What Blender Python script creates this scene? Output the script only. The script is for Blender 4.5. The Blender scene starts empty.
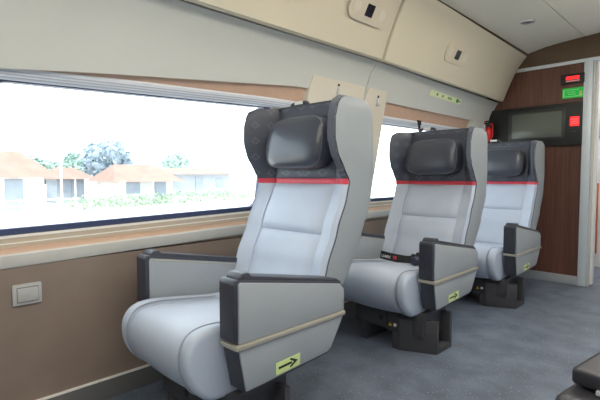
import bpy, bmesh, math, random
from mathutils import Vector, Matrix
random.seed(4)
S = bpy.context.scene
C = S.collection

# ------------------------------------------------------------------ materials
def lin(c):
    c = c / 255.0
    return c / 12.92 if c <= 0.04045 else ((c + 0.055) / 1.055) ** 2.4
def rgb(r, g, b): return (lin(r), lin(g), lin(b), 1.0)

def new_mat(name):
    m = bpy.data.materials.new(name); m.use_nodes = True
    nt = m.node_tree
    return m, nt, nt.nodes['Principled BSDF']

def mat(name, col, rough=0.5, metal=0.0, noise=0.0, scale=20.0, bump=0.0, bscale=200.0, emit=0.0, spec=0.5, coat=0.0):
    m, nt, b = new_mat(name)
    b.inputs['Base Color'].default_value = col
    b.inputs['Roughness'].default_value = rough
    b.inputs['Metallic'].default_value = metal
    b.inputs['Specular IOR Level'].default_value = spec
    b.inputs['Coat Weight'].default_value = coat
    tc = nt.nodes.new('ShaderNodeTexCoord')
    if noise > 0:
        n = nt.nodes.new('ShaderNodeTexNoise'); n.inputs['Scale'].default_value = scale; n.inputs['Detail'].default_value = 4
        nt.links.new(tc.outputs['Object'], n.inputs['Vector'])
        r = nt.nodes.new('ShaderNodeValToRGB')
        k = 1 - noise
        r.color_ramp.elements[0].position = 0.3; r.color_ramp.elements[1].position = 0.7
        r.color_ramp.elements[0].color = (col[0]*k, col[1]*k, col[2]*k, 1)
        k = 1 + noise
        r.color_ramp.elements[1].color = (min(1, col[0]*k), min(1, col[1]*k), min(1, col[2]*k), 1)
        nt.links.new(n.outputs['Fac'], r.inputs['Fac'])
        nt.links.new(r.outputs['Color'], b.inputs['Base Color'])
    if bump > 0:
        n = nt.nodes.new('ShaderNodeTexNoise'); n.inputs['Scale'].default_value = bscale
        nt.links.new(tc.outputs['Object'], n.inputs['Vector'])
        bp = nt.nodes.new('ShaderNodeBump'); bp.inputs['Strength'].default_value = bump; bp.inputs['Distance'].default_value = 0.002
        nt.links.new(n.outputs['Fac'], bp.inputs['Height'])
        nt.links.new(bp.outputs['Normal'], b.inputs['Normal'])
    if emit > 0:
        b.inputs['Emission Color'].default_value = col
        b.inputs['Emission Strength'].default_value = emit
    return m

M = {}
M['leather'] = mat('light grey leather', rgb(180, 190, 206), 0.48, noise=0.03, scale=6, bump=0.12, bscale=350)
M['seam'] = mat('seam stitching', rgb(158, 164, 174), 0.6, noise=0.03)
M['shell'] = mat('grey shell leather', rgb(148, 155, 160), 0.5, noise=0.03, scale=5, bump=0.1, bscale=300)
M['dark'] = mat('charcoal plastic', rgb(58, 60, 70), 0.42, noise=0.05, scale=30)
M['base'] = mat('dark grey painted steel', rgb(62, 62, 66), 0.55, noise=0.08, scale=25)
M['red'] = mat('red piping', rgb(208, 58, 76), 0.45, noise=0.05)
M['trim'] = mat('champagne metal trim', rgb(186, 180, 166), 0.35, metal=0.4, noise=0.03)
M['armpanel'] = mat('grey arm panel', rgb(154, 160, 165), 0.48, noise=0.03, scale=5, bump=0.08, bscale=300)
M['white_label'] = mat('white label', rgb(225, 225, 225), 0.5, noise=0.02)
M['sticker'] = mat('pale green glow sticker', rgb(206, 222, 150), 0.5, noise=0.03)
M['black'] = mat('black', rgb(18, 18, 20), 0.5, noise=0.05)
M['thread'] = mat('pale thread', rgb(120, 120, 128), 0.6, noise=0.05)
M['yellow'] = mat('yellow sticker', rgb(225, 190, 40), 0.5, noise=0.03)
M['bin'] = mat('cream bin shell', rgb(208, 202, 184), 0.5, noise=0.015, scale=3)
M['panel'] = mat('pale grey wall panel', rgb(198, 202, 200), 0.5, noise=0.015, scale=3)
M['pillar'] = mat('cream pillar cover', rgb(212, 207, 194), 0.5, noise=0.015, scale=3)
M['ceil'] = mat('ceiling', rgb(238, 235, 224), 0.55, noise=0.015, scale=3)
M['taupe'] = mat('taupe wall laminate', rgb(136, 120, 109), 0.5, noise=0.05, scale=8)
M['fascia'] = mat('pale sill fascia', rgb(204, 203, 197), 0.4, noise=0.02)
M['rose'] = mat('rose beige trim', rgb(198, 168, 148), 0.5, noise=0.04)
M['beige'] = mat('beige window frame', rgb(196, 182, 160), 0.45, noise=0.02)
M['bead'] = mat('white bead', rgb(238, 236, 230), 0.35, noise=0.02)
M['gasket'] = mat('dark blue rubber gasket', rgb(58, 70, 104), 0.5, noise=0.05)
M['rail'] = mat('blind rail', rgb(212, 218, 228), 0.35, metal=0.0, noise=0.02)
M['rail_dark'] = mat('blind rail groove', rgb(165, 175, 195), 0.4, metal=0.0, noise=0.02)
M['alu'] = mat('brushed aluminium', rgb(178, 182, 186), 0.38, metal=0.5, noise=0.03)
M['switch'] = mat('silver switch plastic', rgb(182, 182, 180), 0.4, metal=0.1, noise=0.02)
M['switchdark'] = mat('switch gap', rgb(128, 125, 122), 0.5, noise=0.02)
M['white'] = mat('white paint', rgb(232, 232, 230), 0.45, noise=0.02)
M['post'] = mat('door post paint', rgb(212, 221, 228), 0.35, metal=0.2, noise=0.02)
M['screen'] = mat('dark glass screen', rgb(92, 97, 90), 0.22, noise=0.04, scale=3)  # base grey lifted to stand in for the reflection on the glass
M['tvblack'] = mat('black television casing', rgb(20, 22, 24), 0.5, noise=0.05)
M['led'] = mat('red display', rgb(238, 36, 40), 0.4, emit=1.0, noise=0.0)
M['led2'] = mat('pale red display', rgb(200, 130, 130), 0.4, emit=0.25)
M['green'] = mat('green sign', rgb(20, 170, 62), 0.4, emit=0.25)
M['greenmark'] = mat('pale green lettering', rgb(150, 225, 160), 0.4, noise=0.02)
M['darkgreen'] = mat('deep green pictogram', rgb(28, 130, 70), 0.4, noise=0.02)
M['midgreen'] = mat('mid green pictogram', rgb(84, 130, 66), 0.4, noise=0.02)
M['skinmark'] = mat('tan pictogram', rgb(226, 190, 140), 0.4, noise=0.02)
M['ext_red'] = mat('extinguisher red', rgb(205, 24, 28), 0.3, noise=0.03)
M['lamp'] = mat('frosted lamp lens', rgb(214, 208, 194), 0.35, noise=0.02)
M['brown'] = mat('dark bronze fascia', rgb(92, 72, 54), 0.5, noise=0.06, scale=6)
M['plate'] = mat('reading light plate', rgb(208, 200, 184), 0.4, noise=0.01)
M['navy'] = mat('dark navy display', rgb(20, 24, 40), 0.25, noise=0.1, scale=40)
M['tube'] = mat('light diffuser', rgb(255, 246, 228), 0.5, emit=3.5)
M['padblack'] = mat('black seat vinyl', rgb(44, 44, 50), 0.38, noise=0.08, scale=12, bump=0.1)
M['steel'] = mat('satin steel', rgb(212, 214, 220), 0.3, metal=0.5, noise=0.03)
M['orange'] = mat('orange wood panel', rgb(196, 112, 72), 0.5, noise=0.06)

def wood():
    m, nt, b = new_mat('dark walnut laminate')
    tc = nt.nodes.new('ShaderNodeTexCoord'); mp = nt.nodes.new('ShaderNodeMapping')
    mp.inputs['Scale'].default_value = (60, 60, 2.0)
    nt.links.new(tc.outputs['Object'], mp.inputs['Vector'])
    n = nt.nodes.new('ShaderNodeTexNoise'); n.inputs['Scale'].default_value = 1.2; n.inputs['Detail'].default_value = 5
    nt.links.new(mp.outputs['Vector'], n.inputs['Vector'])
    r = nt.nodes.new('ShaderNodeValToRGB')
    r.color_ramp.elements[0].position = 0.3; r.color_ramp.elements[1].position = 0.75
    r.color_ramp.elements[0].color = rgb(84, 54, 45); r.color_ramp.elements[1].color = rgb(110, 75, 62)
    nt.links.new(n.outputs['Fac'], r.inputs['Fac']); nt.links.new(r.outputs['Color'], b.inputs['Base Color'])
    b.inputs['Roughness'].default_value = 0.4
    return m
M['wood'] = wood()

def floor_mat():
    m, nt, b = new_mat('speckled blue grey vinyl')
    tc = nt.nodes.new('ShaderNodeTexCoord')
    n = nt.nodes.new('ShaderNodeTexNoise'); n.inputs['Scale'].default_value = 6; n.inputs['Detail'].default_value = 6
    nt.links.new(tc.outputs['Object'], n.inputs['Vector'])
    r = nt.nodes.new('ShaderNodeValToRGB')
    r.color_ramp.elements[0].position = 0.35; r.color_ramp.elements[1].position = 0.7
    r.color_ramp.elements[0].color = rgb(88, 97, 111); r.color_ramp.elements[1].color = rgb(112, 122, 138)
    nt.links.new(n.outputs['Fac'], r.inputs['Fac'])
    v = nt.nodes.new('ShaderNodeTexVoronoi'); v.inputs['Scale'].default_value = 75
    nt.links.new(tc.outputs['Object'], v.inputs['Vector'])
    lt = nt.nodes.new('ShaderNodeMath'); lt.operation = 'LESS_THAN'; lt.inputs[1].default_value = 0.17
    nt.links.new(v.outputs['Distance'], lt.inputs[0])
    sep = nt.nodes.new('ShaderNodeSeparateColor'); nt.links.new(v.outputs['Color'], sep.inputs['Color'])
    gt = nt.nodes.new('ShaderNodeMath'); gt.operation = 'GREATER_THAN'; gt.inputs[1].default_value = 0.62
    nt.links.new(sep.outputs['Red'], gt.inputs[0])
    mu = nt.nodes.new('ShaderNodeMath'); mu.operation = 'MULTIPLY'
    nt.links.new(lt.outputs[0], mu.inputs[0]); nt.links.new(gt.outputs[0], mu.inputs[1])
    mx = nt.nodes.new('ShaderNodeMixRGB'); mx.inputs['Color2'].default_value = rgb(172, 178, 190)
    nt.links.new(mu.outputs[0], mx.inputs['Fac']); nt.links.new(r.outputs['Color'], mx.inputs['Color1'])
    nt.links.new(mx.outputs['Color'], b.inputs['Base Color'])
    b.inputs['Roughness'].default_value = 0.5
    return m
M['floor'] = floor_mat()

def pattern_mat():
    # dark head cloth with thin paler diamond outlines, in the seat's own coordinates (metres)
    m, nt, b = new_mat('charcoal head cloth with diamonds')
    N, L = nt.nodes, nt.links
    tc = N.new('ShaderNodeTexCoord'); sp = N.new('ShaderNodeSeparateXYZ'); L.new(tc.outputs['Object'], sp.inputs[0])
    def mth(op, a, bb=None):
        n = N.new('ShaderNodeMath'); n.operation = op
        for i, v in enumerate((a, bb)):
            if v is None: continue
            if isinstance(v, (int, float)): n.inputs[i].default_value = v
            else: L.new(v, n.inputs[i])
        return n.outputs[0]
    ax = mth('SUBTRACT', mth('ABSOLUTE', sp.outputs['X']), sp.outputs['Y'])
    fx = mth('ABSOLUTE', mth('SUBTRACT', mth('FRACT', mth('DIVIDE', mth('ADD', ax, 5.0), 0.115)), 0.5))
    fz = mth('ABSOLUTE', mth('SUBTRACT', mth('FRACT', mth('DIVIDE', mth('SUBTRACT', sp.outputs['Z'], 1.02), 0.085)), 0.5))
    d = mth('ADD', mth('MULTIPLY', fx, 1.0), mth('MULTIPLY', fz, 1.2))
    ring = mth('LESS_THAN', mth('ABSOLUTE', mth('SUBTRACT', d, 0.27)), 0.022)
    ring2 = mth('LESS_THAN', mth('ABSOLUTE', mth('SUBTRACT', d, 0.17)), 0.018)
    rr = mth('MAXIMUM', ring, ring2)
    n = N.new('ShaderNodeTexNoise'); n.inputs['Scale'].default_value = 60; L.new(tc.outputs['Object'], n.inputs['Vector'])
    fac = mth('MULTIPLY', rr, mth('ADD', mth('MULTIPLY', n.outputs['Fac'], 0.8), 0.1))
    mx = N.new('ShaderNodeMixRGB'); L.new(fac, mx.inputs['Fac'])
    mx.inputs['Color1'].default_value = rgb(68, 73, 86); mx.inputs['Color2'].default_value = rgb(132, 136, 148)
    L.new(mx.outputs['Color'], b.inputs['Base Color']); b.inputs['Roughness'].default_value = 0.5
    return m
M['headcloth'] = pattern_mat()
M['pillow'] = mat('charcoal leather', rgb(66, 70, 82), 0.28, noise=0.06, scale=8, bump=0.12, bscale=250)

def glass():
    m = bpy.data.materials.new('window glass'); m.use_nodes = True
    nt = m.node_tree; nt.nodes.clear()
    o = nt.nodes.new('ShaderNodeOutputMaterial'); mx = nt.nodes.new('ShaderNodeMixShader')
    t = nt.nodes.new('ShaderNodeBsdfTransparent'); t.inputs['Color'].default_value = (0.97, 0.985, 0.98, 1)
    g = nt.nodes.new('ShaderNodeBsdfGlossy'); g.inputs['Roughness'].default_value = 0.02
    mx.inputs['Fac'].default_value = 0.05
    nt.links.new(t.outputs[0], mx.inputs[1]); nt.links.new(g.outputs[0], mx.inputs[2]); nt.links.new(mx.outputs[0], o.inputs[0])
    return m
M['glass'] = glass()

# ------------------------------------------------------------------ mesh helpers
def link(name, bm, m, parent=None, smooth=40, recalc=True):
    if recalc: bmesh.ops.recalc_face_normals(bm, faces=bm.faces)
    me = bpy.data.meshes.new(name); bm.to_mesh(me); bm.free()
    for mm in (m if isinstance(m, (list, tuple)) else [m]): me.materials.append(mm)
    if smooth:
        for p in me.polygons: p.use_smooth = True
        me.set_sharp_from_angle(angle=math.radians(smooth))
    o = bpy.data.objects.new(name, me); C.objects.link(o)
    if parent: o.parent = parent
    return o
def empty(name, loc=(0, 0, 0), parent=None):
    o = bpy.data.objects.new(name, None); o.location = loc; o.empty_display_size = 0.1; C.objects.link(o)
    if parent: o.parent = parent
    return o
def tag(o, label, cat, group=None, kind=None):
    o['label'] = label
    if cat: o['category'] = cat
    if group: o['group'] = group
    if kind: o['kind'] = kind
    return o
def struct(o, label=None):
    o['kind'] = 'structure'
    if label: o['label'] = label
    return o

def bevel(bm, w, seg=2, edges=None):
    if w <= 0: return
    bmesh.ops.bevel(bm, geom=list(edges if edges is not None else bm.edges), offset=w, segments=seg, profile=0.6, affect='EDGES', clamp_overlap=True)
def join(bm, other):
    me = bpy.data.meshes.new('t'); other.to_mesh(me); other.free(); bm.from_mesh(me); bpy.data.meshes.remove(me)
def box(bm, x0, x1, y0, y1, z0, z1, bv=0.0, seg=2):
    b = bmesh.new()
    bmesh.ops.create_cube(b, size=1)
    for v in b.verts:
        v.co = Vector(((x0 + x1) / 2 + v.co.x * (x1 - x0), (y0 + y1) / 2 + v.co.y * (y1 - y0), (z0 + z1) / 2 + v.co.z * (z1 - z0)))
    bevel(b, bv, seg); join(bm, b)
def boxm(*a, **k):
    bm = bmesh.new(); box(bm, *a, **k); return bm
def prism(bm, poly, axis, a0, a1, bv=0.0, seg=2):
    """poly in the two other axes (x,y,z order), extruded along axis"""
    b = bmesh.new()
    def P(p, a):
        return {'x': (a, p[0], p[1]), 'y': (p[0], a, p[1]), 'z': (p[0], p[1], a)}[axis]
    A = [b.verts.new(P(p, a0)) for p in poly]; B = [b.verts.new(P(p, a1)) for p in poly]
    n = len(poly)
    b.faces.new(A); b.faces.new(B[::-1])
    for i in range(n): b.faces.new((A[i], A[(i+1) % n], B[(i+1) % n], B[i]))
    bmesh.ops.recalc_face_normals(b, faces=b.faces)
    bevel(b, bv, seg); join(bm, b)
def prismm(*a, **k):
    bm = bmesh.new(); prism(bm, *a, **k); return bm
def loft(bm, secs, closed=True, caps=True):
    rows = [[bm.verts.new(p) for p in s] for s in secs]
    n = len(rows[0])
    for a, b in zip(rows, rows[1:]):
        for i in range(n if closed else n - 1):
            bm.faces.new((a[i], a[(i+1) % n], b[(i+1) % n], b[i]))
    if caps and closed:
        bm.faces.new(rows[0]); bm.faces.new(rows[-1][::-1])
    return bm
def tube(bm, pts, r, n=8, closed=False):
    pts = [Vector(p) for p in pts]; rows = []
    N = len(pts)
    for i, p in enumerate(pts):
        t = (pts[(i+1) % N] - pts[i-1]) if closed else (pts[min(i+1, N-1)] - pts[max(i-1, 0)])
        t.normalize()
        a = t.cross(Vector((0, 0, 1)))
        if a.length < 0.2: a = t.cross(Vector((1, 0, 0)))
        a.normalize(); b = t.cross(a)
        rows.append([p + (a * math.cos(2*math.pi*k/n) + b * math.sin(2*math.pi*k/n)) * r for k in range(n)])
    if closed: rows.append(rows[0])
    loft(bm, rows, True, not closed)
    if closed: bmesh.ops.remove_doubles(bm, verts=bm.verts, dist=1e-6)
def lathe(bm, prof, n=20, axis='z', origin=(0, 0, 0)):
    rows = []
    for r, h in prof:
        row = []
        for k in range(n):
            a = 2 * math.pi * k / n
            p = {'z': (r*math.cos(a), r*math.sin(a), h), 'x': (h, r*math.cos(a), r*math.sin(a)), 'y': (r*math.cos(a), h, r*math.sin(a))}[axis]
            row.append(tuple(origin[i] + p[i] for i in range(3)))
        rows.append(row)
    loft(bm, rows)
def cr(pts, n=6, closed=True):
    """Catmull-Rom through points"""
    P = [Vector(p) for p in pts]; N = len(P); out = []
    rng = range(N if closed else N - 1)
    for i in rng:
        g = lambda k: P[k % N] if closed else P[max(0, min(N-1, k))]
        a, b, c, d = g(i-1), g(i), g(i+1), g(i+2)
        for k in range(n):
            t = k / n
            out.append(0.5 * ((2*b) + (c-a)*t + (2*a-5*b+4*c-d)*t*t + (3*b-a-3*c+d)*t*t*t))
    if not closed: out.append(P[-1])
    return out
def interp(tab, z):
    if z <= tab[0][0]: return tab[0][1]
    for (a, va), (b, vb) in zip(tab, tab[1:]):
        if z <= b:
            t = (z - a) / (b - a); t = t * t * (3 - 2*t) * 0.5 + t * 0.5
            return va + (vb - va) * t
    return tab[-1][1]
def cushion(bm, prof, u0, u1, r, n=5, crown=0.0, stations=9):
    """closed (y,z) profile swept along x from u0 to u1 with rounded ends and a slight crown"""
    pr = [Vector((p[0], p[1])) for p in cr([(p[0], p[1], 0) for p in prof], n)]
    N = len(pr)
    area = sum(pr[i].x*pr[(i+1) % N].y - pr[(i+1) % N].x*pr[i].y for i in range(N))
    sgn = 1 if area > 0 else -1
    nor = []
    for i in range(N):
        t = pr[(i+1) % N] - pr[i-1]; t.normalize()
        nor.append(Vector((t.y, -t.x)) * sgn)
    us = []
    for k in range(6): us.append((u0 + r * (1 - math.cos(k/5*math.pi/2)), r * (1 - math.sin(k/5*math.pi/2))))
    for k in range(1, stations): us.append((u0 + r + (u1-u0-2*r)*k/stations, 0))
    for k in range(5, -1, -1): us.append((u1 - r * (1 - math.cos(k/5*math.pi/2)), r * (1 - math.sin(k/5*math.pi/2))))
    secs = []
    for u, d in us:
        t = (u - (u0+u1)/2) / ((u1-u0)/2)
        k = crown * (1 - t*t) - d
        secs.append([(u, pr[i].x + nor[i].x*k, pr[i].y + nor[i].y*k) for i in range(N)])
    loft(bm, secs)
    return bm
def rrect(cx, cz, hw, hh, r, n=5):
    out = []
    for sx, sz, a0 in ((1, 1, 0), (-1, 1, 90), (-1, -1, 180), (1, -1, 270)):
        for k in range(n + 1):
            a = math.radians(a0 + 90*k/n)
            out.append((cx + sx*(hw-r) + r*math.cos(a), cz + sz*(hh-r) + r*math.sin(a)))
    return out

# ------------------------------------------------------------------ train seat
VF = [(.44, .42), (.50, .445), (.64, .505), (.80, .575), (.95, .64), (1.02, .66), (1.08, .62), (1.15, .575), (1.22, .555), (1.30, .556), (1.37, .575), (1.41, .61)]
VP = [(.44, .46), (.64, .545), (.80, .61), (1.02, .705), (1.2, .725), (1.38, .735)]
VR = [(.44, .56), (.50, .60), (.58, .69), (.75, .79), (.93, .868), (1.1, .885), (1.33, .875), (1.42, .85)]
US, UO = .213, .306
def vf(z): return interp(VF, z)
def vp(z): return interp(VP, z)
def vr(z): return interp(VR, z)

def zs(a, b, step=.025):
    n = max(2, int(round((b-a)/step)) + 1)
    return [a + (b-a)*i/(n-1) for i in range(n)]

def wing(s, z0, z1, cap_top=False, fat=0.0):
    bm = bmesh.new(); secs = []
    for z in zs(z0, z1):
        f, p = vf(z), vp(z); d = p - f
        pts = [(US+.004, p+.05), (US, p+.006), (US+.006, p-.006), (US+.03, p-.28*d), (US+.058, p-.72*d), (US+.074, f+.006), (US+.084, f-.002), (UO-.008, f+.002), (UO, f+.016), (UO, f+.034), (UO-.004, p+.05)]
        t = 0
        if cap_top and z > z1 - .03:
            t = 1 - math.sqrt(max(0, 1 - ((z - (z1-.03))/.03)**2))
        cu, cv = .255, p
        secs.append([(s*(cu + (u-cu)*(1-.25*t) + fat*(1 if u > cu else 0)), cv + (v-cv)*(1-.25*t) - fat, z) for u, v in pts])
    return loft(bm, secs)

def make_seat():
    root = empty('train_seat')
    # pedestal
    base = link('pedestal', boxm(-.19, .30, .02, .30, .10, .245, bv=.006), M['base'], root)
    bm = bmesh.new(); box(bm, -.13, -.085, .0, .30, 0, .12, bv=.004); link('foot', bm, M['base'], base)
    bm = bmesh.new()
    prism(bm, [(.145, -.01), (.165, -.01), (.36, .08), (.36, .10), (.145, .10)], 'z', 0, .20, bv=.004)
    box(bm, .12, .36, .09, .25, 0, .035, bv=.003)
    box(bm, .10, .36, .235, .262, 0, .225, bv=.003)
    box(bm, .145, .18, .06, .26, 0, .225, bv=.003); box(bm, .11, .15, -.008, .04, 0, .10, bv=.003)
    link('foot', bm, M['base'], base)
    bm = bmesh.new(); box(bm, -.17, .06, .004, .03, .115, .235, bv=.004); box(bm, .065, .15, .002, .03, .10, .235, bv=.004)
    fp = link('front_plate', bm, M['base'], base)
    bm = bmesh.new(); prism(bm, [(.078, .133), (.102, .133), (.090, .153)], 'y', -.001, .004)
    tag(link('warning_label', bm, M['yellow'], fp), 'yellow warning triangle', None)
    bm = bmesh.new(); lathe(bm, [(.0001, -.001), (.011, -.001), (.011, .006), (.0001, .006)], 16, 'y', (.124, 0, .145))
    tag(link('round_label', bm, M['white_label'], fp), 'round white label', None)
    bm = bmesh.new(); lathe(bm, [(.0001, .0), (.014, .0), (.016, .008), (.0001, .008)], 16, 'y', (.02, 0, .168))
    link('knob', bm, M['black'], fp)
    link('swivel', prismm(rrect(.03, .28, .2, .2, .05), 'z', .22, .262, bv=.004), M['base'], root)
    # seat cushion
    P = [(.56, .43), (.3, .452), (.1, .478), (-.02, .489), (-.086, .478), (-.122, .44), (-.131, .39), (-.116, .33), (-.075, .272), (-.01, .24), (.2, .245), (.55, .27)]
    sc = link('seat_cushion', cushion(bmesh.new(), P, -.207, .207, .022, crown=.010), M['leather'], root, smooth=60)
    Q = [(.56, .442), (.3, .468), (.1, .494), (-.02, .505), (-.092, .492), (-.130, .448), (-.138, .39), (-.122, .325), (-.08, .266), (-.01, .232), (.2, .24), (.55, .265)]
    for s in (-1, 1):
        a, b = sorted((s*.209, s*.272))
        link('bolster', cushion(bmesh.new(), Q, a, b, .024, stations=4), M['leather'], sc, smooth=60)
    for s in (-1, 1):
        pr = cr([(p[0], p[1], 0) for p in Q[1:10]], 5, closed=False)
        bm = bmesh.new(); tube(bm, [(s*.209, p.x + .003, p.y - .004) for p in pr], .0025, 6); link('piping', bm, M['seam'], sc)
    # backrest
    def panel(z0, z1, th=.05, puff=.012, u=US+.006, nz=.02, top=0):
        bm = bmesh.new(); secs = []
        nu = 14
        for z in zs(z0, z1, nz):
            tz = (z - z0)/(z1 - z0); ez = min(tz, 1-tz)*(z1-z0)
            row = []
            for k in range(nu + 1):
                x = -u + 2*u*k/nu; eu = u - abs(x)
                e = min(1, ez/.02) if puff else 1
                e2 = min(1, eu/.03)
                h = puff * math.sqrt(max(0, 1-(1-e)**2)) * math.sqrt(max(0, 1-(1-e2)**2))
                row.append((x, vp(z) + .004 - h, z))
            row += [(u, vp(z)+th, z), (-u, vp(z)+th, z)]
            secs.append(row)
        return loft(bm, secs)
    back = empty('backrest', parent=root)
    link('lumbar_panel', panel(.44, .772), M['leather'], back, smooth=50)
    link('upper_panel', panel(.772, 1.007), M['leather'], back, smooth=50)
    link('red_stripe', panel(1.007, 1.033, puff=.004, nz=.004), M['red'], back)
    link('head_panel', panel(1.033, 1.410, puff=.010), M['headcloth'], back, smooth=50)
    for s in (-1, 1):
        link('wing', wing(s, .44, 1.007), M['leather'], back, smooth=50)
        link('red_stripe', wing(s, 1.007, 1.033, fat=.0015), M['red'], back, smooth=50)
        link('head_wing', wing(s, 1.033, 1.41, True), M['headcloth'], back, smooth=50)
        bm = bmesh.new(); secs = []
        for z in zs(.45, 1.404):
            t = 0
            if z > 1.364: t = 1 - math.sqrt(max(0, 1 - ((z-1.364)/.04)**2))
            f, r = vf(z)+.03, vr(z)
            f += .03*t; r -= .05*t
            secs.append([(s*.297, f, z), (s*.309, f, z), (s*.311, f+.012, z), (s*.311, r-.03, z), (s*.305, r-.008, z), (s*.300, r, z), (s*.290, r, z), (s*.290, vp(z)+.06, z), (s*.297, vp(z)+.05, z)])
        sh = link('side_shell', loft(bm, secs), M['shell'], back, smooth=50)
        bm = bmesh.new()
        tube(bm, [(s*.309, vf(z)+.033, z) for z in zs(.5, 1.39)], .003, 6)
        link('piping', bm, M['dark'], sh)
    bm = bmesh.new()
    loft(bm, [[(-.28, vp(z)+.045, z), (.28, vp(z)+.045, z), (.285, vr(z)-.012, z), (.24, vr(z), z), (-.24, vr(z), z), (-.285, vr(z)-.012, z)] for z in zs(.45, 1.402)])
    tag(link('rear_shell', bm, M['shell'], back, smooth=50), 'grey rear shell', None)
    bm = bmesh.new(); box(bm, -.27, .27, .735, .85, 1.394, 1.414, bv=.01, seg=3)
    link('top_cap', bm, M['dark'], back)
    # head pillow
    bm = bmesh.new(); hw, hh, zc = .205, .132, 1.212; nx, nz = 22, 16
    def edge(t, q):  # superellipse outline
        a = math.copysign(abs(math.cos(t))**(2/q), math.cos(t)); b = math.copysign(abs(math.sin(t))**(2/q), math.sin(t))
        return a, b
    rows = []
    rings = [(1.0, -1), (.985, -.2), (1.0, .25), (.99, .5), (.95, .72), (.87, .87), (.72, .95), (.5, .985), (.25, 1.0), (.02, 1.0)]
    for rr, d in rings:
        row = []
        for k in range(48):
            a, b = edge(2*math.pi*k/48, 4.2)
            x, z = a*hw*rr, b*hh*rr
            x *= (1 - .10*max(0, b*rr)) 
            y = .715 - .01 - .105*max(d, -.1)*(1 - .18*(b*rr)**2) - (.0 if d > 0 else 0)
            row.append((x, y + .02*(b*rr), zc + z))
        rows.append(row)
    loft(bm, rows)
    pil = link('head_pillow', bm, M['pillow'], back, smooth=70)
    bm = bmesh.new()
    ring = []
    for k in range(48):
        a, b = edge(2*math.pi*k/48, 4.2)
        x, z = a*hw*.955, b*hh*.955; x *= (1 - .10*max(0, b*.955))
        ring.append((x, .7035 - .105*.72*(1-.18*(b*.95)**2) + .02*b*.95, zc + z))
    tube(bm, ring, .0018, 5, closed=True); link('stitching', bm, M['thread'], pil)
    # grab handle on the top of the back
    bm = bmesh.new()
    pts = cr([(-.185, .80, 1.39), (-.18, .80, 1.425), (-.155, .80, 1.436), (-.085, .80, 1.436), (-.06, .80, 1.425), (-.055, .80, 1.39)], 5, closed=False)
    tube(bm, pts, .011, 8)
    gh = link('grab_handle', bm, M['dark'], back)
    tag(link('label_plate', boxm(-.15, -.09, .786, .792, 1.427, 1.446, bv=.001), M['white_label'], gh), 'white label on the grab handle', None)
    # arms
    for s in (1, -1):
        arm = empty('armrest', parent=root)
        def X(a, b): return tuple(sorted((s*a, s*b)))
        core = [(.03, .285), (.0, .44), (.0, .678), (.015, .690), (.545, .592), (.575, .562), (.572, .46), (.488, .318), (.462, .300), (.1, .281), (.04, .278)]
        link('arm_frame', prismm(core, 'x', *X(.288, .374), bv=.005), M['dark'], arm)
        up = [(.003, .466), (.003, .674), (.012, .681), (.540, .585), (.568, .557), (.565, .466)]
        lo = [(.003, .444), (.562, .444), (.482, .324), (.457, .311), (.1, .293), (.032, .291)]
        tag(link('arm_panel', prismm(up, 'x', *X(.370, .381), bv=.003), M['armpanel'], arm), 'pale grey upper side panel', None)
        lp = link('arm_panel', prismm(lo, 'x', *X(.370, .381), bv=.003), M['armpanel'], arm)
        tag(lp, 'pale grey lower side panel', None)
        if s == 1:
            st = link('arrow_sticker', prismm([(.17, .304), (.296, .309), (.296, .355), (.17, .35)], 'x', .3805, .3822), M['sticker'], lp)
            tag(st, 'pale green sticker with a black arrow', None)
            bm = bmesh.new(); y0, zc2 = .183, .3285
            prism(bm, [(y0, zc2-.005), (y0+.068, zc2-.002), (y0+.068, zc2+.007), (y0, zc2+.004)], 'x', .3820, .3828)
            prism(bm, [(y0+.10, zc2+.0035), (y0+.066, zc2-.0145), (y0+.058, zc2-.0145), (y0+.058, zc2-.010), (y0+.08, zc2+.0025), (y0+.058, zc2+.015), (y0+.058, zc2+.0195), (y0+.066, zc2+.0195)], 'x', .3820, .3828)
            link('arrow', bm, M['black'], st)
        inn = [(.005, .40), (.005, .670), (.015, .677), (.54, .581), (.56, .40)]
        ip = link('inner_panel', prismm(inn, 'x', *X(.284, .292), bv=.003), M['armpanel'], arm)
        bm = bmesh.new(); tube(bm, [(s*.2845, .03, .668), (s*.2845, .53, .574)], .0035, 6); link('trim_strip', bm, M['trim'], ip)
        bm = bmesh.new()
        prism(bm, [(-.012, .446), (.566, .446), (.572, .455), (.566, .464), (-.012, .464)], 'x', *X(.366, .388), bv=.004)
        box(bm, *X(.284, .386), -.014, .004, .446, .464, bv=.005)
        link('trim_strip', bm, M['trim'], arm)
        link('front_pad', prismm([(-.014, .470), (-.014, .676), (-.004, .690), (.012, .690), (.012, .470)], 'x', *X(.286, .372), bv=.006, seg=3), M['dark'], arm)
        cap = [(.012, .684), (.016, .697), (.030, .708), (.056, .708), (.070, .694), (.535, .606), (.562, .590), (.558, .580)]
        link('arm_cap', prismm(cap, 'x', *X(.290, .368), bv=.005, seg=3), M['dark'], arm)
    return root

def children(o): return [c for c in bpy.data.objects if c.parent == o]
def copy_tree(o, parent=None):
    c = o.copy(); C.objects.link(c)
    if parent: c.parent = parent
    for ch in children(o): copy_tree(ch, c)
    return c

XC = -1.578
seat = make_seat()
G = 'single seats in a row by the windows'
specs = [(XC, .895, 'nearest pale grey train seat, its head pillow overlapping the large left window'),
         (XC + .004, 2.255, 'middle pale grey train seat with a black camera strap lying on its cushion'),
         (XC + .012, 3.50, 'farthest pale grey train seat, in front of the dark wood partition and television')]
proto_children = seat
for i, (x, y, lab) in enumerate(specs):
    o = seat if i == 0 else copy_tree(seat)
    o.location = (x, y, 0); o.scale = (1, 1, (1, .972, .955)[i]); tag(o, lab, 'seat', G)

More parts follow.
